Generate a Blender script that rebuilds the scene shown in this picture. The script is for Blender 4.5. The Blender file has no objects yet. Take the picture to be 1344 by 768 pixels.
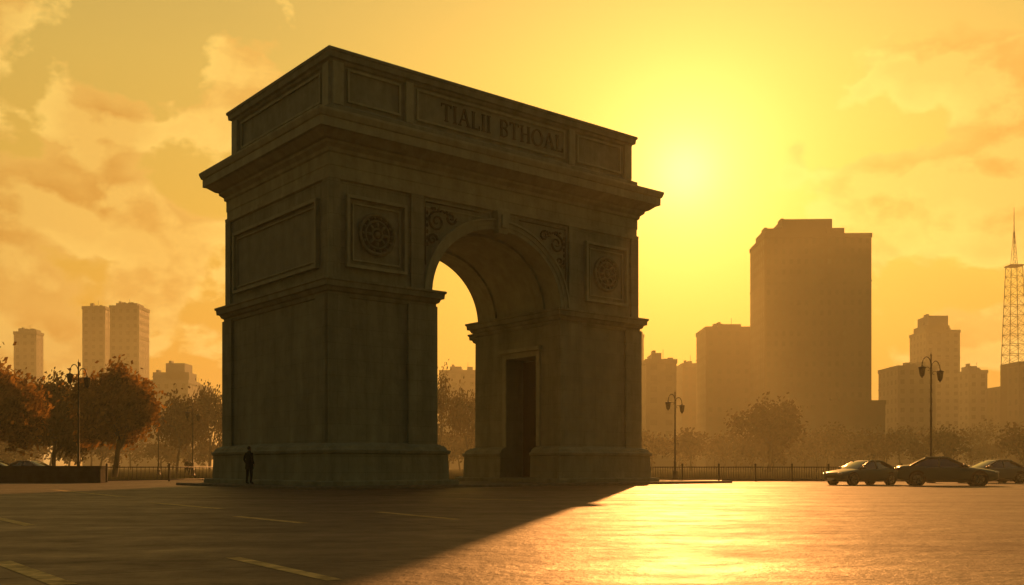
import bpy, bmesh, math, random
from mathutils import Vector, Matrix
random.seed(7)
S=bpy.context.scene
COL=S.collection
F=1315.0; HZ=612.0; CH=1.0
def lin(c):
    c=c/255.0
    return c/12.92 if c<=0.04045 else ((c+0.055)/1.055)**2.4
def srgb(r,g,b): return (lin(r),lin(g),lin(b),1)
def bear(px): return (px-672)/F          # tan of bearing
def wx(px,Y): return bear(px)*Y
def wz(py,Y): return CH+(HZ-py)*Y/F
# ---------------------------------------------------------------- materials
def mat(name,base,rough=.8,var=.25,nscale=3.0,bump=.0,bscale=20,metal=0,spec=.5,bricks=None,stain=0,trans=None):
    m=bpy.data.materials.new(name); m.use_nodes=True
    nt=m.node_tree; N=nt.nodes; L=nt.links
    b=N['Principled BSDF']; b.inputs['Roughness'].default_value=rough
    b.inputs['Metallic'].default_value=metal
    b.inputs['Specular IOR Level'].default_value=spec
    tc=N.new('ShaderNodeTexCoord')
    n=N.new('ShaderNodeTexNoise'); n.inputs['Scale'].default_value=nscale; n.inputs['Detail'].default_value=4; n.inputs['Roughness'].default_value=.62
    L.new(tc.outputs['Object'],n.inputs['Vector'])
    r=N.new('ShaderNodeMapRange'); r.inputs[1].default_value=.3; r.inputs[2].default_value=.7
    r.inputs[3].default_value=1-var; r.inputs[4].default_value=1+var
    L.new(n.outputs['Fac'],r.inputs[0])
    mul=N.new('ShaderNodeVectorMath'); mul.operation='SCALE'; mul.inputs[0].default_value=base[:3]
    L.new(r.outputs[0],mul.inputs['Scale'])
    out=mul.outputs[0]
    if stain:
        mp=N.new('ShaderNodeMapping'); mp.inputs['Scale'].default_value=(.9,.9,.12); L.new(tc.outputs['Object'],mp.inputs[0])
        n2=N.new('ShaderNodeTexNoise'); n2.inputs['Scale'].default_value=1.6; n2.inputs['Detail'].default_value=5; n2.inputs['Roughness'].default_value=.7
        L.new(mp.outputs[0],n2.inputs['Vector'])
        r2=N.new('ShaderNodeMapRange'); r2.inputs[1].default_value=.35; r2.inputs[2].default_value=.7; r2.inputs[3].default_value=1-stain; r2.inputs[4].default_value=1.15
        L.new(n2.outputs['Fac'],r2.inputs[0])
        m2=N.new('ShaderNodeVectorMath'); m2.operation='SCALE'; L.new(out,m2.inputs[0]); L.new(r2.outputs[0],m2.inputs['Scale']); out=m2.outputs[0]
    if bricks:
        sx=N.new('ShaderNodeSeparateXYZ'); L.new(tc.outputs['Object'],sx.inputs[0])
        ad=N.new('ShaderNodeMath'); ad.operation='ADD'; L.new(sx.outputs[0],ad.inputs[0]); L.new(sx.outputs[1],ad.inputs[1])
        cb=N.new('ShaderNodeCombineXYZ'); L.new(ad.outputs[0],cb.inputs[0]); L.new(sx.outputs[2],cb.inputs[1])
        bt=N.new('ShaderNodeTexBrick'); bt.inputs['Scale'].default_value=1; bt.inputs['Brick Width'].default_value=bricks[0]; bt.inputs['Row Height'].default_value=bricks[1]
        bt.inputs['Mortar Size'].default_value=.012; bt.inputs['Color1'].default_value=(1,1,1,1); bt.inputs['Color2'].default_value=(.9,.9,.9,1); bt.inputs['Mortar'].default_value=(.72,.72,.72,1)
        L.new(cb.outputs[0],bt.inputs['Vector'])
        m3=N.new('ShaderNodeVectorMath'); m3.operation='MULTIPLY'; L.new(out,m3.inputs[0]); L.new(bt.outputs['Color'],m3.inputs[1]); out=m3.outputs[0]
    L.new(out,b.inputs['Base Color'])
    if bump:
        n3=N.new('ShaderNodeTexNoise'); n3.inputs['Scale'].default_value=bscale; n3.inputs['Detail'].default_value=3
        L.new(tc.outputs['Object'],n3.inputs['Vector'])
        bp=N.new('ShaderNodeBump'); bp.inputs['Strength'].default_value=bump; bp.inputs['Distance'].default_value=.05
        L.new(n3.outputs['Fac'],bp.inputs['Height']); L.new(bp.outputs[0],b.inputs['Normal'])
    return m
M={}
M['stone']=mat('limestone',(.225,.25,.20),.85,.16,1.3,.3,6,bricks=(1.7,.72),stain=.28)
M['stone2']=mat('limestone_trim',(.28,.305,.24),.8,.14,2.0,.3,8,stain=.2)
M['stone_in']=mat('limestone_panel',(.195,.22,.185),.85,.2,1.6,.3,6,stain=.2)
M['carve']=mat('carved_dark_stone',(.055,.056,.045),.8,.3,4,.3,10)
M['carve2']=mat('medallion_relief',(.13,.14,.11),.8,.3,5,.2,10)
M['letter']=mat('bronze_letter',(.02,.018,.013),.6,.2,4,metal=.3)
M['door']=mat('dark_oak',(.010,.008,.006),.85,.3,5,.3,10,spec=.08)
M['iron']=mat('cast_iron',(.02,.02,.018),.5,.3,6,metal=.4)
M['lampglass']=mat('lantern_glass',(.12,.1,.07),.25,.1,5)
M['conc']=mat('concrete_facade',(.2,.17,.13),.85,.18,.08)
M['conc2']=mat('brick_facade',(.15,.11,.08),.85,.18,.1)
M['conc3']=mat('pale_facade',(.27,.25,.21),.85,.15,.1)
M['glass']=mat('window_glass',(.125,.105,.08),.5,.35,.12,spec=.25)
M['bark']=mat('bark',(.05,.04,.028),.9,.35,8)
M['car_paint']=mat('car_paint_green_grey',(.05,.10,.09),.3,.06,2)
M['car_paint2']=mat('car_paint_silver',(.14,.16,.15),.3,.06,2)
M['car_glass']=mat('car_glass',(.015,.018,.02),.08,.1,2,spec=.8)
M['rubber']=mat('tyre_rubber',(.018,.018,.018),.8,.2,10)
M['alloy']=mat('alloy_wheel',(.3,.3,.29),.35,.1,8,metal=.8)
M['headl']=mat('headlight_lens',(.6,.6,.55),.12,.05,8)
M['taill']=mat('tail_light_lens',(.25,.02,.015),.2,.05,8)
M['coat']=mat('dark_wool_coat',(.012,.012,.013),.9,.2,12,spec=.2)
M['trouser']=mat('dark_trousers',(.014,.014,.017),.9,.2,12,spec=.2)
M['skin']=mat('skin',(.36,.22,.15),.55,.06,10)
M['hair']=mat('hair',(.02,.014,.01),.7,.2,30)
M['shoe']=mat('black_leather',(.012,.011,.01),.4,.1,20)
M['kerb']=mat('granite_kerb',(.16,.145,.12),.8,.25,3,.3,20,spec=.3)
M['paving']=mat('stone_paving',(.09,.085,.07),.8,.25,1.2,.3,10,spec=.2)
M['paint']=mat('worn_road_paint',(.45,.33,.14),.8,.6,4.0,spec=.2)
M['wall']=mat('park_wall_stone',(.08,.065,.05),.85,.3,2,.4,8,bricks=(.9,.3),spec=.2)
M['dark_lawn']=mat('added_dark_lawn',(.035,.035,.015),1,.4,.3,spec=0)  # dull dark colour for the added sheet, so it shows no sun glare
def leafmat(name,c1,c2,tr=.35):
    m=bpy.data.materials.new(name); m.use_nodes=True; nt=m.node_tree; N=nt.nodes; L=nt.links
    for n in list(N): N.remove(n)
    o=N.new('ShaderNodeOutputMaterial'); d=N.new('ShaderNodeBsdfDiffuse'); t=N.new('ShaderNodeBsdfTranslucent'); mx=N.new('ShaderNodeMixShader'); mx.inputs[0].default_value=tr
    tc=N.new('ShaderNodeTexCoord'); no=N.new('ShaderNodeTexNoise'); no.inputs['Scale'].default_value=.9; no.inputs['Detail'].default_value=3; L.new(tc.outputs['Object'],no.inputs['Vector'])
    cr=N.new('ShaderNodeValToRGB'); cr.color_ramp.elements[0].position=.38; cr.color_ramp.elements[1].position=.62
    cr.color_ramp.elements[0].color=(*c1,1); cr.color_ramp.elements[1].color=(*c2,1); L.new(no.outputs['Fac'],cr.inputs[0])
    L.new(cr.outputs[0],d.inputs[0]); L.new(cr.outputs[0],t.inputs[0]); L.new(d.outputs[0],mx.inputs[1]); L.new(t.outputs[0],mx.inputs[2]); L.new(mx.outputs[0],o.inputs[0])
    return m
M['leaf_o']=leafmat('autumn_leaves_orange',(.14,.065,.014),(.46,.24,.05),.5)
M['leaf_d']=leafmat('autumn_leaves_olive',(.04,.033,.012),(.14,.09,.025),.35)
M['leaf_h']=leafmat('autumn_leaves_brown',(.06,.04,.018),(.12,.07,.03),.25)
# ---------------------------------------------------------------- mesh builder
class MB:
    def __init__(s): s.v=[]; s.f=[]; s.m=[]; s.sm=[]
    def add(s,vs,fs,mi=0,smooth=False):
        o=len(s.v); s.v+= [tuple(v) for v in vs]
        for f in fs: s.f.append([i+o for i in f]); s.m.append(mi); s.sm.append(smooth)
    def box(s,x0,x1,y0,y1,z0,z1,mi=0):
        if x0>x1:x0,x1=x1,x0
        if y0>y1:y0,y1=y1,y0
        if z0>z1:z0,z1=z1,z0
        s.add([(x0,y0,z0),(x1,y0,z0),(x1,y1,z0),(x0,y1,z0),(x0,y0,z1),(x1,y0,z1),(x1,y1,z1),(x0,y1,z1)],
              [(0,3,2,1),(4,5,6,7),(0,1,5,4),(1,2,6,5),(2,3,7,6),(3,0,4,7)],mi)
    def tube(s,pts,rad,n=8,mi=0,smooth=True,cap=True):
        pts=[Vector(p) for p in pts]; k=len(pts)
        if not hasattr(rad,'__len__'): rad=[rad]*k
        vs=[];fs=[]; ref=Vector((0,0,1))
        for i,p in enumerate(pts):
            d=(pts[min(i+1,k-1)]-pts[max(i-1,0)]).normalized()
            r=ref if abs(d.dot(ref))<.93 else Vector((1,0,0))
            a=d.cross(r).normalized(); b=d.cross(a).normalized()
            for j in range(n):
                t=2*math.pi*j/n; vs.append(p+(a*math.cos(t)+b*math.sin(t))*rad[i])
        for i in range(k-1):
            for j in range(n):
                fs.append((i*n+j,i*n+(j+1)%n,(i+1)*n+(j+1)%n,(i+1)*n+j))
        if cap: fs.append(tuple(range(n))); fs.append(tuple((k-1)*n+j for j in reversed(range(n))))
        s.add(vs,fs,mi,smooth)
    def lathe(s,c,prof,n=16,mi=0,axis='z',smooth=True):
        vs=[];fs=[];k=len(prof)
        for (h,r) in prof:
            for j in range(n):
                t=2*math.pi*j/n; a=r*math.cos(t); b=r*math.sin(t)
                if axis=='z': vs.append((c[0]+a,c[1]+b,c[2]+h))
                elif axis=='y': vs.append((c[0]+a,c[1]+h,c[2]+b))
                else: vs.append((c[0]+h,c[1]+a,c[2]+b))
        for i in range(k-1):
            for j in range(n): fs.append((i*n+j,i*n+(j+1)%n,(i+1)*n+(j+1)%n,(i+1)*n+j))
        fs.append(tuple(range(n))); fs.append(tuple((k-1)*n+j for j in range(n)))
        s.add(vs,fs,mi,smooth)
    def ell(s,c,r,mi=0,n=10,m=7,rot=None):
        vs=[];fs=[]
        for i in range(m+1):
            ph=math.pi*i/m
            for j in range(n):
                t=2*math.pi*j/n
                v=Vector((r[0]*math.sin(ph)*math.cos(t),r[1]*math.sin(ph)*math.sin(t),r[2]*math.cos(ph)))
                if rot: v=rot@v
                vs.append((c[0]+v.x,c[1]+v.y,c[2]+v.z))
        for i in range(m):
            for j in range(n): fs.append((i*n+j,i*n+(j+1)%n,(i+1)*n+(j+1)%n,(i+1)*n+j))
        s.add(vs,fs,mi,True)
    def loft(s,poly,prof,mi=0,capb=True):
        vs=[];fs=[];n=len(poly);k=len(prof)
        for (z,p) in prof:
            for q in offset(poly,p): vs.append((q[0],q[1],z))
        for i in range(k-1):
            for j in range(n): fs.append((i*n+j,i*n+(j+1)%n,(i+1)*n+(j+1)%n,(i+1)*n+j))
        if capb: fs.append(tuple(reversed(range(n))))
        fs.append(tuple((k-1)*n+j for j in range(n)))
        s.add(vs,fs,mi)
    def obj(s,name,mats,parent=None,fix=True,loc=None,rot=None):
        me=bpy.data.meshes.new(name); me.from_pydata(s.v,[],s.f)
        for m in mats: me.materials.append(m)
        me.polygons.foreach_set('material_index',s.m); me.polygons.foreach_set('use_smooth',s.sm)
        if fix:
            bm=bmesh.new(); bm.from_mesh(me); bmesh.ops.recalc_face_normals(bm,faces=bm.faces); bm.to_mesh(me); bm.free()
        me.update()
        o=bpy.data.objects.new(name,me); COL.objects.link(o)
        if parent: o.parent=parent
        if loc: o.location=loc
        if rot is not None: o.rotation_euler=(0,0,rot)
        return o
def offset(poly,p):
    n=len(poly); out=[]
    for i in range(n):
        a=Vector(poly[i-1]);b=Vector(poly[i]);c=Vector(poly[(i+1)%n])
        d1=(b-a).normalized(); d2=(c-b).normalized()
        n1=Vector((d1.y,-d1.x)); n2=Vector((d2.y,-d2.x))
        out.append((b.x+p*(n1.x+n2.x)/(1+n1.dot(n2)) , b.y+p*(n1.y+n2.y)/(1+n1.dot(n2))))
    return out
def empty(name,loc=(0,0,0),rot=0):
    o=bpy.data.objects.new(name,None); COL.objects.link(o); o.location=loc; o.rotation_euler=(0,0,rot); o.empty_display_size=.5
    return o
# ================================================================= ARCH
TH=math.radians(39.27)
arch=empty('triumphal_arch',(-8.09,44.5,0),TH)
LS,W=19.5,10.9; WF=7.2; SC=9.6; A=4.15; B=3.65; ZS=9.25; s1=SC-A; s2=SC+A; R1=2.8; R2=16.7; ZR=13.78
LP=[(0,0),(s1,0),(s1,WF),(R1,WF),(R1,W),(0,W)]
RP=[(s2,0),(LS,0),(LS,W),(R2,W),(R2,WF),(s2,WF)]
pprof=[(0,.95),(.32,.95),(.36,.9),(.36,.62),(1.55,.58),(1.6,.66),(1.72,.68),(1.78,.55),(1.9,.5),(1.98,.38),(2.05,.22),(2.08,.12),(8.55,.1),
       (8.58,.16),(8.75,.18),(8.8,.28),(8.95,.34),(8.98,.46),(9.2,.48),(9.24,.54),(9.34,.54),(9.42,.1),(9.42,-.05)]
mb=MB(); mb.loft(LP,pprof); pl=mb.obj('pier_near',[M['stone']],arch)
mb=MB(); mb.loft(RP,pprof); pr=mb.obj('pier_far',[M['stone']],arch)
# door recess cut into the far pier
DW0,DW1,DZ=1.75,4.35,7.0
cut=MB(); cut.box(s2-1.2,s2+1.3,DW0,DW1,.36,DZ); co=cut.obj('cut',[M['stone']],arch)
bo=pr.modifiers.new('b','BOOLEAN'); bo.operation='DIFFERENCE'; bo.object=co; bo.solver='EXACT'
dg=bpy.context.evaluated_depsgraph_get(); me=bpy.data.meshes.new_from_object(pr.evaluated_get(dg)); pr.modifiers.clear(); pr.data=me
bpy.data.objects.remove(co)
mb=MB()
xd=s2+1.0
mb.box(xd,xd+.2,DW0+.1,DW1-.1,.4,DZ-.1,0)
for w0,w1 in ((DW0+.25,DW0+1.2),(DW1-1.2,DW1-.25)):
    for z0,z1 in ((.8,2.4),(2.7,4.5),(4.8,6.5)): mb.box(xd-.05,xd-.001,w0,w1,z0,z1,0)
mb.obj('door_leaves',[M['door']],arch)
mb=MB()
xj=s2-.1
for a in((DW0-.3,DW0-.002,2.1,DZ+.3),(DW1+.002,DW1+.3,2.1,DZ+.3),(DW0,DW1,DZ+.002,DZ+.3)): mb.box(xj-.1,xj+.05,a[0],a[1],a[2],a[3])
mb.box(xj-.3,xj+.05,DW0-.45,DW1+.45,DZ+.303,DZ+.5)
mb.obj('door_surround',[M['stone2']],arch)
# upper body
mb=MB(); ZT=15.2; NA=48
pts=[(SC+A*math.cos(math.pi-math.pi*i/NA),ZS+B*math.sin(math.pi*i/NA)) for i in range(NA+1)]
for w,sg in((0,1),(WF,-1)):
    for i in range(NA):
        (a,za),(b,zb)=pts[i],pts[i+1]
        q=[(a,w,za),(b,w,zb),(b,w,ZT),(a,w,ZT)]
        mb.add(q if sg>0 else q[::-1],[(0,1,2,3)])
    for a,b in((0,s1),(s2,LS)):
        q=[(a,w,ZS),(b,w,ZS),(b,w,ZT),(a,w,ZT)]; mb.add(q if sg>0 else q[::-1],[(0,1,2,3)])
mb.add([(0,WF,ZS),(0,0,ZS),(0,0,ZT),(0,WF,ZT)],[(0,1,2,3)])
mb.add([(LS,0,ZS),(LS,WF,ZS),(LS,WF,ZT),(LS,0,ZT)],[(0,1,2,3)])
mb.obj('spandrel_wall',[M['stone']],arch,fix=False)
mb=MB()
for i in range(NA):
    (a,za),(b,zb)=pts[i],pts[i+1]; mb.add([(a,0,za),(a,WF,za),(b,WF,zb),(b,0,zb)],[(0,1,2,3)],0,True)
mb.obj('vault_soffit',[M['stone2']],arch,fix=False)
def band(mb,a0,b0,a1,b1,w0,w1,mi=0,n=48):
    vs=[];fs=[]
    for i in range(n+1):
        t=math.pi-math.pi*i/n; c,s_=math.cos(t),math.sin(t)
        for (a,b,w) in((a0,b0,w0),(a1,b1,w0),(a1,b1,w1),(a0,b0,w1)): vs.append((SC+a*c,w,ZS+b*s_))
    for i in range(n):
        for j in range(4): fs.append((i*4+j,i*4+(j+1)%4,i*4+4+(j+1)%4,i*4+4+j))
    fs+= [(0,1,2,3),(n*4,n*4+1,n*4+2,n*4+3)]
    mb.add(vs,fs,mi)
mb=MB()
band(mb,A-.002,B-.002,A+.2,B+.2,-.1,.05); band(mb,A+.202,B+.202,A+.42,B+.42,-.15,.05); band(mb,A+.422,B+.422,A+.52,B+.52,-.24,.05)
mb.obj('archivolt',[M['stone2']],arch)
mb=MB()
for w in(1.2,5.4): band(mb,A-.14,B-.14,A+.02,B+.02,w,w+.55)
mb.obj('vault_ribs',[M['stone2']],arch)
mb=MB(); zc=ZS+B
mb.add([(SC-.28,-.34,zc-.22),(SC+.28,-.34,zc-.22),(SC+.42,-.42,13.8),(SC-.42,-.42,13.8),(SC-.28,.1,zc-.22),(SC+.28,.1,zc-.22),(SC+.42,.1,13.8),(SC-.42,.1,13.8)],
 [(0,1,2,3),(4,7,6,5),(0,4,5,1),(2,6,7,3),(1,5,6,2),(0,3,7,4)])
mb.box(SC-.16,SC+.16,-.5,-.36,zc+.05,13.6)
mb.obj('keystone',[M['stone2']],arch)
mb=MB()
mb.box(0,R1,WF,W,ZS,ZR); mb.box(R2,LS,WF,W,ZS,ZR); mb.box(0,LS,WF,W,ZR+.001,ZT)
mb.obj('rear_bay',[M['stone']],arch)
RC=[(0,0),(LS,0),(LS,W),(0,W)]
mb=MB()
mb.loft(RC,[(13.8,.05),(13.84,.12),(14.02,.13),(14.05,.05),(14.4,.05),(14.42,.08),(14.95,.08),(15.0,.16),(15.15,.18),(15.3,.36),(15.42,.38),(15.46,.52),(15.72,.86),(15.75,1.0),(16.15,1.0),(16.18,1.06),(16.4,1.14),(16.5,1.14),(16.78,.28),(16.78,-.1)])
mb.obj('entablature_cornice',[M['stone2']],arch)
mb=MB()
mb.loft(RC,[(16.7,.08),(17.1,.08),(17.14,-.02),(17.24,-.2),(17.3,-.25),(19.05,-.25),(19.1,-.16),(19.22,-.12),(19.26,0),(19.5,.03),(19.54,.09),(19.66,.09),(19.75,-.1)])
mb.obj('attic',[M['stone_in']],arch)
def fb(mb,face,a0,a1,z0,z1,d0,d1,mi=0):
    if face=='F': mb.box(a0,a1,-d1,-d0,z0,z1,mi)
    elif face=='L': mb.box(-d1,-d0,a0,a1,z0,z1,mi)
    else: mb.box(LS+d0,LS+d1,a0,a1,z0,z1,mi)
def frame(mb,face,a0,a1,z0,z1,wd,d0,d1,mi=0):
    fb(mb,face,a0,a1,z1-wd,z1,d0,d1,mi); fb(mb,face,a0,a1,z0,z0+wd,d0,d1,mi)
    fb(mb,face,a0,a0+wd,z0+wd,z1-wd,d0,d1,mi); fb(mb,face,a1-wd,a1,z0+wd,z1-wd,d0,d1,mi)
# attic pilasters + frames
mb=MB()
for a0,a1 in((.22,.75),(4.1,4.5),(14.5,14.9),(18.75,LS-.22)): fb(mb,'F',a0,a1,17.22,19.12,-.3,-.08)
for f in 'LR':
    for a0,a1 in((.3,.85),(W-.85,W-.22)): fb(mb,f,a0,a1,17.22,19.12,-.3,-.08)
    frame(mb,f,1.2,W-1.2,17.5,18.9,.1,-.27,-.15)
for a0,a1 in((1.0,3.85),(4.75,14.25),(15.15,18.5)): frame(mb,'F',a0,a1,17.45,18.95,.1,-.27,-.15)
mb.obj('attic_pilasters',[M['stone2']],arch)
# lower pilasters
mb=MB()
for a0,a1 in((-.24,.85),(4.0,s1+.2),(s2-.2,15.15),(18.5,LS+.24)): fb(mb,'F',a0,a1,2.03,8.62,.0,.25)
for f in 'LR':
    for a0,a1 in((-.238,.9),(W-.9,W+.24)): fb(mb,f,a0,a1,2.03,8.62,.0,.24)
# upper pilasters
for a0,a1 in((-.12,.45),(4.25,4.95),(14.3,14.95),(19.05,LS+.12)): fb(mb,'F',a0,a1,9.36,13.82,-.05,.12)
for f in 'LR':
    for a0,a1 in((-.118,.5),(W-.5,W+.12)): fb(mb,f,a0,a1,9.36,13.82,-.05,.118)
mb.obj('pilaster_strips',[M['stone']],arch)
mb=MB()
for a0,a1 in((.78,3.98),(LS-3.98,LS-.78)):
    frame(mb,'F',a0,a1,9.95,13.2,.14,-.05,.2); frame(mb,'F',a0+.32,a1-.32,10.27,12.88,.07,-.05,.1)
for f in 'LR':
    frame(mb,f,.95,W-.95,9.95,13.1,.15,-.05,.2); frame(mb,f,1.25,W-1.25,10.25,12.8,.07,-.05,.09)
frame(mb,'F',5.05,9.0,13.35,13.7,.05,-.05,.05)
mb.obj('panel_frames',[M['stone2']],arch)
mb=MB()
for a0,a1 in((.95,3.81),(LS-3.81,LS-.95)): fb(mb,'F',a0,a1,10.12,13.03,-.05,.012)
for f in 'LR': fb(mb,f,1.13,W-1.13,10.13,12.92,-.05,.012)
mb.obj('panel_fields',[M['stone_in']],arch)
# medallions
def ring(mb,cs,cz,R,r,d,n=36,mi=0):
    vs=[];fs=[];m=6
    for i in range(n):
        t=2*math.pi*i/n
        for j in range(m):
            q=2*math.pi*j/m; rr=R+r*math.cos(q); vs.append((cs+rr*math.cos(t),-d-r*math.sin(q),cz+rr*math.sin(t)))
    for i in range(n):
        for j in range(m): fs.append((i*m+j,i*m+(j+1)%m,((i+1)%n)*m+(j+1)%m,((i+1)%n)*m+j))
    mb.add(vs,fs,mi,True)
mb=MB()
for cs in(2.38,LS-2.38):
    cz=11.6
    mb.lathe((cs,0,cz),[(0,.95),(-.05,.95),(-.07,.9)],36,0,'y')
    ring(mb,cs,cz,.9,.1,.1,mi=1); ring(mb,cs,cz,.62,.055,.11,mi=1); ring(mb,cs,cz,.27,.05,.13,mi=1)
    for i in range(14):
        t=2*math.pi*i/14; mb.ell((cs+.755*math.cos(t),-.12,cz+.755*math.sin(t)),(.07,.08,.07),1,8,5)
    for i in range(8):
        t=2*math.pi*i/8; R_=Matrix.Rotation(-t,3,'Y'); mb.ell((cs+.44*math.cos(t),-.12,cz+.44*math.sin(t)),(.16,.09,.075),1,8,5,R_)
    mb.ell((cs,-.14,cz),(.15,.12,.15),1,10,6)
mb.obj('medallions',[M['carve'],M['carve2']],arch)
mb=MB()
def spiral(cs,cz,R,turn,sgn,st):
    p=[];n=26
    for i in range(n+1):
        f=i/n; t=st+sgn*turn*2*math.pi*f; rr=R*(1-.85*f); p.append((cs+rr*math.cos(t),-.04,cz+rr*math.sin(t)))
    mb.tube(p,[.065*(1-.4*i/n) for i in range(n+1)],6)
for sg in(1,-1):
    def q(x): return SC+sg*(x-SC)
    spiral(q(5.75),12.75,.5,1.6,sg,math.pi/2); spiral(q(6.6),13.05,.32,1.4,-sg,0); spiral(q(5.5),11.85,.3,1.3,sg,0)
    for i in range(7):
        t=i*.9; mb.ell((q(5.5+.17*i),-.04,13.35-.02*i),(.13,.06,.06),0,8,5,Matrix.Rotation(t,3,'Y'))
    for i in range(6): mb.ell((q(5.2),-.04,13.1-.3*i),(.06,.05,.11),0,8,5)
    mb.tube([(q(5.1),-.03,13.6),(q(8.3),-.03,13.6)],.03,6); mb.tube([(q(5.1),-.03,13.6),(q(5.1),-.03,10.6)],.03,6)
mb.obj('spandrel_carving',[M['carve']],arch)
# inscription, raised roman capitals
mb=MB(); hh=.85; z0=17.78
def stroke(p,q,w,x):
    p=Vector(p);q=Vector(q); d=(q-p).normalized(); nn=Vector((-d.y,d.x))*w/2
    c=[p-nn,q-nn,q+nn,p+nn]; vs=[(x+a.x,.185,z0+a.y) for a in c]+[(x+a.x,.26,z0+a.y) for a in c]
    mb.add(vs,[(0,1,2,3),(7,6,5,4),(0,4,5,1),(1,5,6,2),(2,6,7,3),(3,7,4,0)])
def serif(x,a,z,w=.22): stroke((a-w/2,z),(a+w/2,z),.04,x)
def letter(ch,x):
    H=hh;t=.11
    if ch=='T': stroke((.3,0),(.3,H-.07),t,x); stroke((.0,H-.03),(.6,H-.03),.065,x); serif(x,.3,.02); stroke((.02,H),(.02,H-.16),.04,x); stroke((.58,H),(.58,H-.16),.04,x); return .62
    if ch=='I': stroke((.12,.04),(.12,H-.04),t,x); serif(x,.12,.02); serif(x,.12,H-.02); return .26
    if ch=='A': stroke((.08,.04),(.33,H),.055,x); stroke((.6,.04),(.35,H),t,x); stroke((.17,.3),(.5,.3),.05,x); serif(x,.08,.02,.2); serif(x,.6,.02,.24); return .72
    if ch=='L': stroke((.12,.04),(.12,H-.04),t,x); serif(x,.12,H-.02); stroke((.02,.03),(.5,.03),.06,x); stroke((.49,.0),(.49,.2),.04,x); return .54
    if ch=='H':
        for a in(.12,.56): stroke((a,.04),(a,H-.04),t,x); serif(x,a,.02); serif(x,a,H-.02)
        stroke((.17,H*.52),(.51,H*.52),.05,x); return .7
    if ch=='B':
        stroke((.12,.04),(.12,H-.04),t,x)
        for c0,r in((.64,.2),(.23,.22)):
            pr_=None
            for i in range(9):
                a=math.pi/2-math.pi*i/8; p=(.26+r*1.1*math.cos(a),c0+r*math.sin(a))
                if pr_: stroke(pr_,p,.07,x)
                pr_=p
            stroke((.04,c0+r),(.27,c0+r),.045,x); stroke((.04,c0-r+.01),(.27,c0-r+.01),.045,x)
        return .58
    if ch=='O':
        pr_=None
        for i in range(25):
            a=2*math.pi*i/24; p=(.38+.33*math.cos(a),H/2+(.41)*math.sin(a))
            if pr_: stroke(pr_,p,.06+.05*abs(math.cos(a)),x)
            pr_=p
        return .78
    return .4
x=6.2
for ch in 'TIALII BTHOAL': x+=letter(ch,x)+.08
mb.obj('inscription',[M['letter']],arch)
# island pavement with kerb (same frame)
mb=MB(); IP=[(-2.0,-1.7),(26,-1.7),(26,13),(-2.0,13)]
isl=empty('pavement',(-8.09,44.5,0),TH)
mb.loft(IP,[(-.05,0),(.11,0),(.13,-.02),(.13,-.3)]); mb.obj('kerb',[M['kerb']],isl)
mb=MB(); q=offset(IP,-.299); mb.add([(a,b,.134) for a,b in q],[(0,1,2,3)]); mb.obj('slabs',[M['paving']],isl)
# ================================================================= GROUND
g=bpy.data.materials.new('plaza_asphalt'); g.use_nodes=True; nt=g.node_tree; N=nt.nodes; L=nt.links; b=N['Principled BSDF']
tc=N.new('ShaderNodeTexCoord')
def nz(sc,det,vec=None,rg=.6):
    n=N.new('ShaderNodeTexNoise'); n.inputs['Scale'].default_value=sc; n.inputs['Detail'].default_value=det; n.inputs['Roughness'].default_value=rg
    L.new(vec or tc.outputs['Object'],n.inputs['Vector']); return n.outputs['Fac']
def mr(i,a,b_,c,d):
    r=N.new('ShaderNodeMapRange'); r.inputs[1].default_value=a;r.inputs[2].default_value=b_;r.inputs[3].default_value=c;r.inputs[4].default_value=d; L.new(i,r.inputs[0]); return r.outputs[0]
def mth(op,a,b_):
    m=N.new('ShaderNodeMath'); m.operation=op
    for k,v in((0,a),(1,b_)):
        if isinstance(v,(int,float)): m.inputs[k].default_value=v
        else: L.new(v,m.inputs[k])
    return m.outputs[0]
mp_=N.new('ShaderNodeMapping'); mp_.inputs['Scale'].default_value=(.2,1.0,1); mp_.inputs['Rotation'].default_value=(0,0,.12); L.new(tc.outputs['Object'],mp_.inputs[0])
streak=nz(.7,6,mp_.outputs[0],.68)
big=nz(.13,4); mid=nz(1.3,6,None,.72)
pat=mth('ADD',mth('MULTIPLY',streak,.4),mth('ADD',mth('MULTIPLY',big,.2),mth('MULTIPLY',mid,.4)))
bt=N.new('ShaderNodeTexBrick'); bt.offset=0; bt.inputs['Scale'].default_value=1; bt.inputs['Brick Width'].default_value=7; bt.inputs['Row Height'].default_value=5; bt.inputs['Mortar Size'].default_value=.022; bt.inputs['Mortar Smooth'].default_value=.5
mj=N.new('ShaderNodeMapping'); mj.inputs['Rotation'].default_value=(0,0,-.5); L.new(tc.outputs['Object'],mj.inputs[0]); L.new(mj.outputs[0],bt.inputs['Vector'])
joint=mr(bt.outputs['Fac'],0,1,1,.3)
val=mth('MULTIPLY',mr(pat,.38,.62,.55,1.5),joint)
sc=N.new('ShaderNodeVectorMath'); sc.operation='SCALE'; sc.inputs[0].default_value=(.095,.058,.036); L.new(val,sc.inputs['Scale']); L.new(sc.outputs[0],b.inputs['Base Color'])
L.new(mr(pat,.4,.6,.68,.52),b.inputs['Roughness'])
L.new(mth('MULTIPLY',mr(pat,.38,.62,.2,.5),joint),b.inputs['Specular IOR Level'])
b.inputs['Specular Tint'].default_value=(1,.82,.62,1)
bp=N.new('ShaderNodeBump'); bp.inputs['Strength'].default_value=.8; bp.inputs['Distance'].default_value=.08
L.new(mid,bp.inputs['Height']); L.new(bp.outputs[0],b.inputs['Normal'])
mb=MB(); mb.add([(-1600,-200,0),(1600,-200,0),(1600,3000,0),(-1600,3000,0)],[(0,1,2,3)]); mb.obj('ground',[g])
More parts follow.
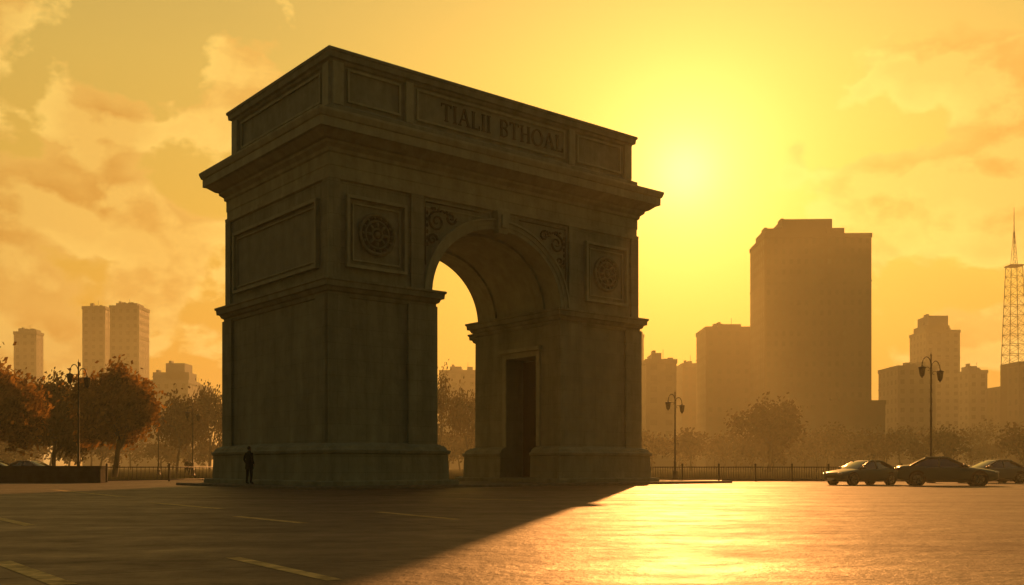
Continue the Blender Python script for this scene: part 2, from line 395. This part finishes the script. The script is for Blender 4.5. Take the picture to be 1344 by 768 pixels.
mb=MB(); mb.add([(-1500,72,.004),(1500,72,.004),(1500,2900,.004),(-1500,2900,.004)],[(0,1,2,3)]); mb.obj('added_dark_lawn',[M['dark_lawn']])  # made-up lawn sheet, added to kill sun glare on ground beyond the railing
# painted markings
mb=MB()
def dash(x0,y0,x1,y1,w=.14):
    a=Vector((x0,y0));b_=Vector((x1,y1)); d=(b_-a).normalized(); n_=Vector((-d.y,d.x))*w/2
    mb.add([(*(a-n_),.004),(*(b_-n_),.004),(*(b_+n_),.004),(*(a+n_),.004)],[(0,1,2,3)])
def gp(px,py):
    Y=F*CH/(py-HZ); return wx(px,Y),Y
for (a,b_,c,d,w) in ((0,737,85,768,.2),(305,732,440,762,.16),(310,678,400,687,.2),(495,672,600,682,.2),(40,690,-40,672,.2),(70,643,160,652,.3),(600,655,700,657,.3),(200,660,290,668,.25)):
    dash(*gp(a,b_),*gp(c,d),w)
mb.obj('road_markings',[M['paint']],None,fix=False)
mb=MB(); mb.box(14,70,66.6,66.9,0,.13); mb.box(-80,-26,61.6,61.9,0,.13); mb.obj('kerb',[M['kerb']])
# ================================================================= wall and fences
mb=MB(); X1=wx(137,60.5)
mb.box(-70,X1,60,60.5,0,.92,0); mb.box(-70.05,X1+.06,59.93,60.57,.921,1.02,0); mb.box(X1-.6,X1+.02,59.88,60.62,0,.918,0)
mb.obj('stone_wall',[M['wall'],M['kerb']])
def fence(name,x0,x1,y,y2,h=1.0,st=.16):
    mb=MB(); n=int(abs(x1-x0)/st)
    for i in range(n+1):
        f=i/n; x=x0+(x1-x0)*f; yy=y+(y2-y)*f
        if i%15==0:
            mb.box(x-.05,x+.05,yy-.05,yy+.05,0,h+.08); mb.ell((x,yy,h+.12),(.07,.07,.07),0,8,5)
        else: mb.box(x-.014,x+.014,yy-.014,yy+.014,.1,h-.02)
    for z in(.12,h-.06): mb.tube([(x0,y,z),(x1,y2,z)],.03,4)
    mb.obj(name,[M['iron']])
fence('iron_railing',wx(853,64),48,66,66)
fence('iron_railing',wx(140,62),wx(285,70),62,70,1.0)
# ================================================================= lamps
def lamp(px,Y,H):
    e=empty('street_lamp',(wx(px,Y),Y,0)); mb=MB()
    mb.lathe((0,0,0),[(0,.26),(.12,.26),(.16,.2),(.5,.17),(.6,.2),(.66,.12),(1.2,.09),(1.3,.11),(1.35,.075),(H*.55,.06),(H*.56,.08),(H*.57,.055),(H-.9,.045),(H-.88,.07),(H-.84,.045),(H-.15,.035),(H-.1,.06),(H,.02),(H+.15,.008)],12)
    mb.obj('post',[M['iron']],e)
    mb=MB()
    for sg,top in((-1,.0),(1,-.25)):
        p=[]
        for i in range(15):
            t=math.pi*i/14; p.append((sg*(.27-.27*math.cos(t)),0,H-.75+top+.55*math.sin(t)))
        mb.tube(p,.03,6)
        p=[]
        for i in range(12):
            t=i/11*1.5*math.pi; r=.17*(1-.6*i/11); p.append((sg*(.2+r*math.cos(t)),0,H-.95+top+r*math.sin(t)))
        mb.tube(p,.018,5)
    mb.obj('arms',[M['iron']],e)
    mb=MB(); mg=MB()
    for sg,top in((-1,.0),(1,-.25)):
        z=H-.8+top; c=(sg*.54,0,z)
        mb.lathe(c,[(.12,.03),(.05,.06),(.0,.2),(-.06,.23),(-.08,.2)],10,0,smooth=False)
        mg.lathe(c,[(-.08,.18),(-.5,.12)],6,0,smooth=False)
        for j in range(6):
            t=2*math.pi*j/6; mb.tube([(c[0]+.185*math.cos(t),.185*math.sin(t),z-.08),(c[0]+.125*math.cos(t),.125*math.sin(t),z-.5)],.018,4)
        mb.lathe(c,[(-.5,.13),(-.54,.12),(-.6,.05),(-.68,.02)],10,0)
    mb.obj('lantern_frames',[M['iron']],e); mg.obj('lantern_panes',[M['lampglass']],e)
lamp(103,63,7.6); lamp(1222,60,7.75); lamp(886,78,6.8); lamp(253,100,7.2); lamp(208,112,7.4); lamp(568,118,7.0)
# ================================================================= buildings
def building(name,px0,px1,pyt,Y,D=30,floors=None,bays=None,mt='conc',rot=0,crown=None,fh=3.6):
    if px1<672: px1=672+(px1-672)*(Y+D)/Y
    if px0>672: px0=672+(px0-672)*(Y+D)/Y
    w=(px1-px0)/F*Y; h=wz(pyt,Y)
    e=empty(name,(wx((px0+px1)/2,Y),Y,0),rot)
    mb=MB(); mb.box(-w/2,w/2,0,D,0,h,0)
    mb.loft([(-w/2,0),(w/2,0),(w/2,D),(-w/2,D)],[(h-1.0,.25),(h+.4,.25),(h+.4,-.3)],0)
    mb.obj('walls',[M[mt]],e)
    nf=floors or max(2,int(h/fh)); nb=bays or max(2,int(w/3.4)); fhh=(h-3)/nf
    g=MB(); led=MB(); bw=w/nb; nd=max(2,int(D/3.4)); dw=D/nd
    for k in range(nf):
        z0=2.5+k*fhh+fhh*.28; z1=2.5+k*fhh+fhh*.78
        for i in range(nb):
            a=-w/2+i*bw+bw*.28; c=a+bw*.44
            g.add([(a,-.03,z0),(c,-.03,z0),(c,-.03,z1),(a,-.03,z1)],[(0,1,2,3)])
        for i in range(nd):
            a=i*dw+dw*.28;c=a+dw*.44
            g.add([(-w/2-.03,c,z0),(-w/2-.03,a,z0),(-w/2-.03,a,z1),(-w/2-.03,c,z1)],[(0,1,2,3)])
            g.add([(w/2+.03,a,z0),(w/2+.03,c,z0),(w/2+.03,c,z1),(w/2+.03,a,z1)],[(0,1,2,3)])
    led.box(-w/2-.2,w/2+.2,-.2,D+.1,5.6,6.0); led.box(-w/2-.15,w/2+.15,-.15,D+.1,h*.8,h*.8+.4)
    g.obj('windows',[M['glass']],e,fix=False); led.obj('string_courses',[M[mt]],e)
    if crown:
        cb=MB()
        for (a,b_,pt) in crown:
            x0=(a-(px0+px1)/2)/F*Y; x1=(b_-(px0+px1)/2)/F*Y; x0=max(x0,-w/2+.3); x1=min(x1,w/2-.3); hz_=wz(pt,Y)
            if x1-x0>2: cb.box(x0,x1,D*.15,D*.8,h-.5,hz_); cb.box(x0+.5,x0+1.5,D*.3,D*.5,hz_-.1,hz_+1.2)
        cb.obj('roof_structures',[M[mt]],e)
    rc=MB(); rr=random.Random(int(px0*7+pyt))
    for i in range(4):
        a=rr.uniform(-w*.4,w*.25); b0=rr.uniform(1,D*.6); s_=rr.uniform(1,min(3.5,w*.2)); rc.box(a,a+s_,b0,b0+s_,h-.2,h+rr.uniform(1,2.6))
    rc.tube([(w*.1,3,h),(w*.1,3,h+4)],.08,5)
    rc.obj('roof_plant',[M[mt]],e)
    return e
building('office_tower',982,1143,308,350,25,mt='conc2',rot=math.radians(-2),crown=[(1008,1112,296),(1030,1096,284)],bays=14)
building('office_tower_podium',1000,1162,527,330,16,mt='conc2')
building('apartment_building',914,986,430,380,20,mt='conc2',crown=[(945,975,424)])
building('apartment_building',838,888,473,330,20,mt='conc',crown=[(858,870,462)])
building('brick_building',888,916,478,420,15,mt='conc2')
building('spired_tower',832,845,440,460,5,mt='conc')
building('apartment_building',1153,1228,481,380,20,mt='conc3')
building('stepped_tower',1194,1260,434,480,20,mt='conc3',crown=[(1204,1250,426),(1222,1248,413)])
building('brick_building',1258,1296,487,420,10,mt='conc3',crown=[(1266,1284,480)])
building('low_block',1288,1420,505,400,30,mt='conc')
building('transmitter_building',1322,1400,476,330,8,mt='conc')
building('slab_tower',18,57,436,520,8,mt='conc3',crown=[(24,46,432)])
building('slab_tower',108,146,403,500,8,mt='conc3')
building('slab_tower',144,196,402,485,14,mt='conc3',crown=[(150,178,397)])
building('apartment_building',168,262,500,400,15,mt='conc3',crown=[(198,250,488),(215,240,476)])
building('apartment_building',240,278,508,420,10,mt='conc3')
building('apartment_building',577,640,487,420,25,mt='conc',crown=[(590,605,480)])
building('brick_building',-60,20,520,420,25,mt='conc')
# lattice mast
mx_,my_=wx(1331,345),345; e=empty('radio_mast',(mx_,my_,0)); mb=MB()
zb=wz(478,345); zt=wz(350,345); ztop=wz(272,345)
def hw(z): return 3.0*(1-.35*(z-zb)/(zt-zb))
nlev=10; zs=[zb+(zt-zb)*i/nlev for i in range(nlev+1)]
mb.box(-3.2,3.2,-3.2,3.2,0,zb)
for i in range(nlev):
    a,b_=zs[i],zs[i+1]; ha,hb=hw(a),hw(b_); C=[(-1,-1),(1,-1),(1,1),(-1,1)]
    for k in range(4):
        p=C[k];q=C[(k+1)%4]
        mb.tube([(p[0]*ha,p[1]*ha,a),(p[0]*hb,p[1]*hb,b_)],.14,4)
        mb.tube([(p[0]*ha,p[1]*ha,a),(q[0]*hb,q[1]*hb,b_)],.06,4); mb.tube([(q[0]*ha,q[1]*ha,a),(p[0]*hb,p[1]*hb,b_)],.06,4)
        mb.tube([(p[0]*hb,p[1]*hb,b_),(q[0]*hb,q[1]*hb,b_)],.08,4)
mb.box(-2.3,2.3,-2.3,2.3,zt,zt+.4)
h2=.8
for k in((-1,-1),(1,-1),(1,1),(-1,1)): mb.tube([(k[0]*h2,k[1]*h2,zt+.4),(k[0]*.15,k[1]*.15,zt+12)],.09,4)
for i in range(6):
    a=zt+.5+i*1.9; f=1-(i/6.5); f2=1-((i+1)/6.5)
    mb.tube([(-h2*f,-h2*f,a),(h2*f2,-h2*f2,a+1.9)],.05,4); mb.tube([(h2*f,-h2*f,a),(-h2*f2,-h2*f2,a+1.9)],.05,4)
mb.tube([(0,0,zt+8),(0,0,ztop)],[.2,.06],6)
mb.obj('lattice',[M['conc2']],e)
# ================================================================= trees
def tree_mesh(mb,rnd,H,nleaf,ls,base=(0,0,0),trunk=.22,levels=4):
    tips=[]; bx,by,bz=base
    def br(p,d,l,r,lev):
        n=3; pts=[p]; q=p.copy(); dd=d.copy()
        for i in range(n):
            dd=(dd+Vector((rnd.uniform(-.18,.18),rnd.uniform(-.18,.18),rnd.uniform(-.05,.12)))).normalized()
            q=q+dd*l/n; pts.append(q.copy())
        mb.tube(pts,[r*(1-.35*i/n) for i in range(n+1)],6 if lev>1 else 4,0,True,False)
        if lev<=2: tips.extend(pts[1:])
        if lev==0: return
        k=4 if lev==levels else rnd.choice((2,3,3))
        for i in range(k):
            a=2*math.pi*(i+rnd.random()*.6)/k; sp=rnd.uniform(.45,.95)
            ax=dd.orthogonal().normalized(); ax=Matrix.Rotation(a,3,dd)@ax
            nd=(dd*math.cos(sp)+ax*math.sin(sp)); nd.z=max(nd.z,-.15); nd.normalize()
            st=pts[-1] if i>0 else pts[-2]
            br(st,nd,l*rnd.uniform(.62,.82),r*.58,lev-1)
    br(Vector((bx,by,bz)),Vector((rnd.uniform(-.05,.05),0,1)),H*.23,trunk,levels)
    cl=[t for t in tips if t.z>bz+H*.18]
    fs=[];vs=[]
    for i in range(nleaf):
        c=rnd.choice(cl)
        p=c+Vector((rnd.gauss(0,1),rnd.gauss(0,1),rnd.gauss(0,1)-.5))*H*.048
        n=Vector((rnd.uniform(-1,1),rnd.uniform(-1,1),rnd.uniform(-1,1))).normalized(); a=n.orthogonal().normalized(); b_=n.cross(a)
        s_=ls*rnd.uniform(.6,1.4)
        o=len(vs); vs+= [p-a*s_,p-b_*s_*.6,p+a*s_,p+b_*s_*.6]; fs.append((o,o+1,o+2,o+3))
    mb.add(vs,fs,1)
def tree(name,px,Y,pyt,wpx,lm,nleaf,ls,seed,lev=4,trunk=.22):
    rnd=random.Random(seed); H=wz(pyt,Y); mb=MB(); tree_mesh(mb,rnd,H,nleaf,ls,trunk=trunk,levels=lev)
    zsv=sorted(v[2] for v in mb.v); zs_=H/zsv[int(len(zsv)*.99)]; wd=wpx/F*Y; xr=sorted(v[0] for v in mb.v); a=xr[int(len(xr)*.03)]; c=xr[int(len(xr)*.97)]; sx=wd/(c-a); mid_=(a+c)/2
    mb.v=[((v[0]-mid_*min(1,v[2]/(H*.3)))*sx,v[1]*sx,v[2]*zs_) for v in mb.v]
    return mb.obj(name,[M['bark'],M[lm]],None,fix=False,loc=(wx(px,Y),Y,0))
tree('autumn_tree',0,90,480,78,'leaf_o',17000,.16,3)
tree('autumn_tree',70,98,504,66,'leaf_d',14000,.16,11)
tree('autumn_tree',150,92,494,92,'leaf_o',24000,.16,21)
tree('park_tree',232,150,522,56,'leaf_h',5000,.2,5)
tree('park_tree',275,160,512,40,'leaf_h',4000,.2,6)
tree('park_tree',1008,175,530,70,'leaf_h',4500,.22,8)
tree('park_tree',575,150,492,46,'leaf_h',2500,.2,9,5)
tree('park_tree',612,170,515,40,'leaf_h',3500,.2,10)
def row(name,specs,lm,nl,ls,seed):
    rnd=random.Random(seed); mb=MB()
    for (px,Y,pyt) in specs:
        tree_mesh(mb,rnd,wz(pyt,Y)*1.05,nl,ls,(wx(px,Y),Y,0),.25,4)
    mb.obj(name,[M['bark'],M[lm]],None,fix=False)
rr=random.Random(4)
row('distant_trees',[(px+rr.uniform(-9,9),rr.uniform(190,310),rr.uniform(522,565)) for px in range(845,1430,17)],'leaf_h',700,.42,31)
row('distant_trees',[(px+rr.uniform(-9,9),rr.uniform(190,260),rr.uniform(525,560)) for px in range(-40,290,22)],'leaf_h',800,.42,32)
row('distant_trees',[(px,rr.uniform(200,240),rr.uniform(525,550)) for px in (555,572,588,604,620,636)],'leaf_h',800,.42,33)
# ================================================================= cars
def car(px,Y,rot,paint,L_=4.6):
    e=empty('parked_car',(wx(px,Y),Y,0),rot)
    st=[(-2.30,.36,.5,.60,.60),(-2.24,.26,.5,.70,.76),(-1.95,.2,.55,.78,.85),(-1.35,.18,.58,.87,.89),(-.8,.18,.6,.94,.9),(0,.18,.6,.96,.91),(.9,.18,.6,.98,.91),(1.5,.18,.6,1.01,.89),(2.0,.22,.6,1.0,.86),(2.22,.3,.55,.93,.78),(2.31,.38,.55,.8,.64)]
    vs=[]
    for (x,zb,zm,zt,h) in st:
        half=[(0,zb),(h*.88,zb),(h*.99,zb+.12),(h,zm),(h*.96,zt-.08),(h*.84,zt),(0,zt+.035)]
        ringp=half+[(-a,z) for a,z in half[-2:0:-1]]
        vs+=[(x,a,z) for a,z in ringp]
    m=12;fs=[]
    for i in range(len(st)-1):
        for j in range(m): fs.append((i*m+j,i*m+(j+1)%m,(i+1)*m+(j+1)%m,(i+1)*m+j))
    fs.append(tuple(range(m))); fs.append(tuple((len(st)-1)*m+j for j in range(m)))
    mb=MB(); mb.add(vs,fs,0,True); o=mb.obj('body',[M[paint]],e)
    sb=o.modifiers.new('s','SUBSURF'); sb.levels=2; sb.render_levels=2
    g=[(.9,-1.02,1.86,.80),(1.0,-.86,1.72,.79),(1.2,-.46,1.36,.71),(1.36,-.1,1.0,.63),(1.42,.12,.78,.54)]
    vs=[]
    for (z,a,b_,h) in g:
        vs+=[(a,-h*.78,z),(a+.1,-h,z),(b_-.1,-h,z),(b_,-h*.78,z),(b_,h*.78,z),(b_-.1,h,z),(a+.1,h,z),(a,h*.78,z)]
    m=8
    mb=MB(); fsg=[];fsr=[]
    for i in range(4):
        for j in range(m):
            f=(i*m+j,i*m+(j+1)%m,(i+1)*m+(j+1)%m,(i+1)*m+j); (fsg if i<3 else fsr).append(f)
    fsr.append(tuple(4*m+j for j in range(m)))
    mb.add(vs,fsg,0,True); mb.add(vs,fsr,1,True); mb.obj('cabin',[M['car_glass'],M[paint]],e)
    mb=MB()
    for sg in(-1,1):
        for a in (1,2):
            mb.tube([(vs[i*m+a][0],sg*g[i][3]*1.0,g[i][0]+.005) for i in range(5)],.035,6)
        mb.tube([(.38,sg*(g[i][3]+.004),g[i][0]) for i in range(4)],.035,6)
        mb.tube([(-.1+.02,sg*.62,1.37),(.45,sg*.63,1.385),(1.0,sg*.62,1.37)],.035,6)
        mb.ell((-.72,sg*.98,1.0),(.09,.12,.07),0,10,6)
        for hx in(-.25,.75): mb.box(hx,hx+.18,sg*.905,sg*.93,.82,.85)
    mb.obj('pillars_mirrors_handles',[M[paint]],e)
    mb=MB()
    for x in(-1.4,1.38):
        for sg in(-1,1):
            mb.lathe((x,sg*.80,.33),[(-.115,.28),(-.1,.33),(.1,.33),(.115,.28)],24,0,'y')
            mb.lathe((x,sg*.90,.33),[(-.02,.22),(.012,.22),(.016,.2)],20,1,'y',False)
            for k in range(5):
                t=2*math.pi*k/5; mb.tube([(x,sg*.92,.33),(x+.2*math.cos(t),sg*.92,.33+.2*math.sin(t))],.022,4,0)
            mb.lathe((x,sg*.79,.36),[(-.1,.4),(.105,.4)],24,2,'y',False)
    mb.obj('wheels',[M['rubber'],M['alloy'],M['rubber']],e)
    mb=MB()
    for sg in(-1,1):
        mb.ell((-2.17,sg*.6,.66),(.14,.17,.07),0,10,6); mb.ell((2.2,sg*.62,.82),(.12,.17,.08),1,10,6)
    mb.box(-2.315,-2.25,-.4,.4,.42,.54,2); mb.box(2.27,2.33,-.26,.26,.6,.72,3)
    mb.box(-2.32,-2.28,-.26,.26,.3,.4,3)
    for sg in(-1,1): mb.box(-1.0,1.0,sg*.9,sg*.925,.2,.26,2)
    mb.obj('lights_and_trim',[M['headl'],M['taill'],M['iron'],M['headl']],e)
    e.scale=(L_/4.62,)*3
    return e
car(1131,54,math.radians(24),'car_paint',4.3)
car(1241,51.5,math.radians(180-16),'car_paint',4.85)
car(1300,60,math.radians(10),'car_paint2',4.5)
car(30,73,math.radians(-8),'car_paint2'); car(-20,72,math.radians(4),'car_paint')
# ================================================================= people
def person(px,Y,z,H,rot,seed=0,walk=0,name='pedestrian'):
    e=empty(name,(wx(px,Y),Y,z),rot); k=H/1.8
    P={'pel':(0,0,.95),'bel':(0,0,1.12),'che':(0,.0,1.34),'nkb':(0,.0,1.5),'nk':(0,-.01,1.58),
       'hipL':(.1,0,.9),'kneL':(.12,-.01-walk*.12,.5),'ankL':(.13,.03-walk*.3,.09),'toeL':(.16,-.14-walk*.3,.045),
       'hipR':(-.1,0,.9),'kneR':(-.12,-.03+walk*.08,.5),'ankR':(-.13,.03+walk*.25,.09),'toeR':(-.16,-.14+walk*.25,.045),
       'shL':(.19,0,1.46),'elL':(.27,.07,1.18),'wrL':(.22,-.08,.97),'shR':(-.19,0,1.46),'elR':(-.27,.07,1.18),'wrR':(-.22,-.08,.97)}
    Rr={'pel':(.16,.12),'bel':(.155,.115),'che':(.18,.12),'nkb':(.1,.08),'nk':(.055,.055),'hip':(.1,.1),'kne':(.065,.07),'ank':(.05,.05),'toe':(.045,.03),'sh':(.075,.075),'el':(.055,.055),'wr':(.042,.04)}
    names=list(P); E=[('pel','bel'),('bel','che'),('che','nkb'),('nkb','nk')]
    for s_ in 'LR': E+=[('pel','hip'+s_),('hip'+s_,'kne'+s_),('kne'+s_,'ank'+s_),('ank'+s_,'toe'+s_),('che','sh'+s_),('sh'+s_,'el'+s_),('el'+s_,'wr'+s_)]
    me=bpy.data.meshes.new('body'); me.from_pydata([P[n] for n in names],[(names.index(a),names.index(b_)) for a,b_ in E],[])
    o=bpy.data.objects.new('tmp',me); COL.objects.link(o)
    sk=o.modifiers.new('sk','SKIN'); sk.use_smooth_shade=True
    for i,n in enumerate(names):
        r=Rr.get(n) or Rr[n[:-1]]; me.skin_vertices[0].data[i].radius=r; me.skin_vertices[0].data[i].use_root=(n=='pel')
    ss=o.modifiers.new('s','SUBSURF'); ss.levels=2; ss.render_levels=2
    dg=bpy.context.evaluated_depsgraph_get(); m2=bpy.data.meshes.new_from_object(o.evaluated_get(dg)); bpy.data.objects.remove(o)
    m2.materials.clear()
    for mm in('coat','trouser','shoe','skin'): m2.materials.append(M[mm])
    for p in m2.polygons:
        z_=p.center.z; p.use_smooth=True
        p.material_index=0 if z_>.88 else (1 if z_>.11 else 2)
        if z_>1.545 : p.material_index=3
    b_=bpy.data.objects.new('body',m2); COL.objects.link(b_); b_.parent=e
    mb=MB(); n=18; vs=[];fs=[]
    prof=[(1.15,.185,.135),(1.0,.195,.15),(.85,.205,.165),(.72,.215,.175)]
    for (z_,a,c) in prof:
        for j in range(n):
            t=2*math.pi*j/n; w_=1+.03*math.sin(5*t+z_*9); vs.append((a*w_*math.cos(t),c*w_*math.sin(t),z_))
    for i in range(3):
        for j in range(n): fs.append((i*n+j,i*n+(j+1)%n,(i+1)*n+(j+1)%n,(i+1)*n+j))
    mb.add(vs,fs,0,True)
    mb.lathe((0,0,1.5),[(0,.11),(.06,.085),(.075,.08),(.05,.07)],14,0)
    mb.obj('coat_skirt',[M['coat']],e,fix=False)
    mb=MB(); c=(0,-.02,1.695)
    mb.ell(c,(.075,.093,.115),0,16,12); mb.ell((0,-.045,1.63),(.052,.06,.05),0,12,8)
    mb.tube([(0,-.11,1.71),(0,-.128,1.675),(0,-.112,1.668)],[.01,.016,.012],6)
    for sg in(-1,1):
        mb.ell((sg*.078,-.01,1.69),(.012,.02,.032),0,8,6); mb.ell((sg*.03,-.104,1.705),(.013,.008,.008),2,8,5); mb.tube([(sg*.015,-.108,1.725),(sg*.045,-.1,1.723)],.005,4,1)
    mb.tube([(-.022,-.103,1.642),(.022,-.103,1.642)],.006,4,3)
    mb.ell((0,.004,1.725),(.083,.096,.098),1,16,10)
    mb.obj('head',[M['skin'],M['hair'],M['headl'],M['taill']],e)
    mb=MB()
    for sg in(-1,1):
        wr=Vector((sg*.22,-.08,.97)); d=Vector((-sg*.12,-.35,-.93)).normalized(); sd=Vector((0,-1,.35)).normalized(); 
        mb.tube([wr,wr+d*.03,wr+d*.09],[.026,.034,.03],8)
        for i,ln in enumerate((.065,.075,.07,.055)):
            b0=wr+d*.085+sd*(.027-.018*i); inn=Vector((-sg,0,0))
            mb.tube([b0,b0+d*ln*.45,b0+d*ln*.8+inn*ln*.25,b0+d*ln*.95+inn*ln*.5],[.0095,.009,.008,.006],6)
        b0=wr+d*.03+sd*.028; mb.tube([b0,b0+sd*.025+d*.025,b0+sd*.03+d*.055],[.012,.011,.008],6)
    mb.obj('hands',[M['skin']],e)
    e.scale=(k,k,k)
    return e
mp=Vector((-1.45,5.18)); ct,stt=math.cos(TH),math.sin(TH)
person(327,44.5+stt*mp.x+ct*mp.y,.134,1.8,math.radians(150),name='standing_man')
person(245,112,0,1.75,math.radians(60),walk=.8); person(250,114,0,1.68,math.radians(60),walk=.6)
# ================================================================= haze (homogeneous scattering layer)
hz=bpy.data.materials.new('haze'); hz.use_nodes=True; nt=hz.node_tree
for n in list(nt.nodes): nt.nodes.remove(n)
o=nt.nodes.new('ShaderNodeOutputMaterial'); vs_=nt.nodes.new('ShaderNodeVolumeScatter'); vs_.inputs['Color'].default_value=(.41,.41,.27,1); vs_.inputs['Density'].default_value=.0021; vs_.inputs['Anisotropy'].default_value=.4
nt.links.new(vs_.outputs[0],o.inputs['Volume'])
mb=MB(); mb.box(-1200,1200,-60,1500,-1,62); mb.obj('haze_layer',[hz])
# ================================================================= light
sd=Vector((.173,1,.294)).normalized()
el=math.asin(sd.z); az=math.atan2(sd.x,sd.y)
sl=bpy.data.lights.new('sun','SUN'); sl.energy=5; sl.angle=math.radians(.6); sl.color=(1,.39,.09)
so=bpy.data.objects.new('sun',sl); COL.objects.link(so); so.rotation_euler=(-sd).to_track_quat('-Z','Y').to_euler()
w=bpy.data.worlds.new('World'); S.world=w; w.use_nodes=True; nt=w.node_tree; N=nt.nodes; L=nt.links
for n in list(N): N.remove(n)
out=N.new('ShaderNodeOutputWorld'); add=N.new('ShaderNodeAddShader'); b1=N.new('ShaderNodeBackground'); b2=N.new('ShaderNodeBackground')
sky=N.new('ShaderNodeTexSky'); sky.sky_type='NISHITA'; sky.sun_disc=False; sky.sun_elevation=el; sky.sun_rotation=az; sky.dust_density=6; sky.air_density=1.5; sky.ozone_density=.5
tint=N.new('ShaderNodeVectorMath'); tint.operation='MULTIPLY'; tint.inputs[1].default_value=(.2,.15,.06); L.new(sky.outputs[0],tint.inputs[0])
L.new(tint.outputs[0],b1.inputs[0]); b1.inputs[1].default_value=.05
tc=N.new('ShaderNodeTexCoord'); D=tc.outputs['Generated']
def dot(v):
    n=N.new('ShaderNodeVectorMath'); n.operation='DOT_PRODUCT'; L.new(D,n.inputs[0]); n.inputs[1].default_value=Vector(v).normalized(); return n.outputs['Value']
def clampm(x): return mth('MAXIMUM',x,0.0)
sp=N.new('ShaderNodeSeparateXYZ'); L.new(D,sp.inputs[0])
cr=N.new('ShaderNodeValToRGB'); L.new(sp.outputs[2],cr.inputs[0])
E=cr.color_ramp.elements
E[0].position=0; E[0].color=srgb(216,136,36)
E[1].position=1; E[1].color=srgb(95,102,95)
for p,c in((.10,srgb(218,151,44)),(.22,srgb(216,166,58)),(.36,srgb(203,168,76)),(.6,srgb(138,134,90))):
    x=E.new(p); x.color=c
sdot=clampm(dot(sd))
side=mr(dot(sd),-.3,.85,0,1.0)
tintm=N.new('ShaderNodeMix'); tintm.data_type='RGBA'; L.new(side,tintm.inputs['Factor']); tintm.inputs['A'].default_value=(.095,.145,.27,1); tintm.inputs['B'].default_value=(1,1,1,1)
base=N.new('ShaderNodeVectorMath'); base.operation='MULTIPLY'; L.new(cr.outputs[0],base.inputs[0]); L.new(tintm.outputs['Result'],base.inputs[1])
def vadd(a,b_):
    n=N.new('ShaderNodeVectorMath'); n.operation='ADD'; L.new(a,n.inputs[0]); L.new(b_,n.inputs[1]); return n.outputs[0]
def glow(pw,col,st):
    p=mth('POWER',sdot,pw); n=N.new('ShaderNodeVectorMath'); n.operation='SCALE'; n.inputs[0].default_value=col; L.new(mth('MULTIPLY',p,st),n.inputs['Scale']); return n.outputs[0]
c=vadd(base.outputs[0],glow(14,(1,.64,.08),.11)); c=vadd(c,glow(80,(1,.68,.10),.2)); c=vadd(c,glow(350,(1,.85,.32),.45)); c=vadd(c,glow(2500,(1,.9,.5),.3))
def cloudn(off,sc_=8.5):
    m=N.new('ShaderNodeMapping'); m.inputs['Location'].default_value=off; m.inputs['Scale'].default_value=(1,1,1.5); L.new(D,m.inputs[0])
    n=N.new('ShaderNodeTexNoise'); n.inputs['Scale'].default_value=sc_; n.inputs['Detail'].default_value=6; n.inputs['Roughness'].default_value=.54; n.inputs['Distortion'].default_value=.1
    L.new(m.outputs[0],n.inputs['Vector']); return n.outputs['Fac']
def dirpx(px,py): return ((px-672)/F,1,(HZ-py)/F)
mk=None
for (px,py,k0) in((0,235,.990),(110,200,.995),(160,320,.995),(60,310,.993),(1340,170,.988),(1270,290,.993),(1180,270,.997),(-500,200,.85),(1900,250,.85)):
    q=mr(dot(dirpx(px,py)),k0,.9995,0,1); mk=q if mk is None else mth('MAXIMUM',mk,q)
n1=cloudn((3.1,1.7,.4)); n2=cloudn((3.1-.01,1.7,.4-.03))
dens=mth('SUBTRACT',mth('ADD',n1,mth('MULTIPLY',mk,.27)),.025)
cm=mr(dens,.6,.65,0,1)
edge=mr(mth('SUBTRACT',n1,n2),-.045,.045,0,1)
thick=mr(dens,.62,.78,1,.25)
cc=N.new('ShaderNodeMix'); cc.data_type='RGBA'; L.new(mth('MULTIPLY',mth('ADD',edge,thick),.5),cc.inputs['Factor']); cc.inputs['A'].default_value=srgb(198,128,42); cc.inputs['B'].default_value=srgb(255,210,104)
cm2=mth('MULTIPLY',cm,.85)
mxn=N.new('ShaderNodeMix'); mxn.data_type='RGBA'; L.new(cm2,mxn.inputs['Factor']); L.new(c,mxn.inputs['A']); 
ccs=N.new('ShaderNodeVectorMath'); ccs.operation='MULTIPLY'; L.new(cc.outputs['Result'],ccs.inputs[0]); L.new(tintm.outputs['Result'],ccs.inputs[1])
L.new(ccs.outputs[0],mxn.inputs['B'])
L.new(mxn.outputs['Result'],b2.inputs[0]); b2.inputs[1].default_value=.98
L.new(b1.outputs[0],add.inputs[0]); L.new(b2.outputs[0],add.inputs[1]); L.new(add.outputs[0],out.inputs[0])
# ================================================================= camera
cd=bpy.data.cameras.new('camera'); cam=bpy.data.objects.new('camera',cd); COL.objects.link(cam)
cam.location=(0,0,CH); cam.rotation_euler=(math.radians(90),0,0); cd.lens=36*F/1344; cd.sensor_width=36; cd.shift_y=(HZ-384)/1344
cd.clip_end=5000; cd.clip_start=.05; S.camera=cam
S.view_settings.view_transform='Standard'; S.view_settings.look='None'; S.view_settings.exposure=0
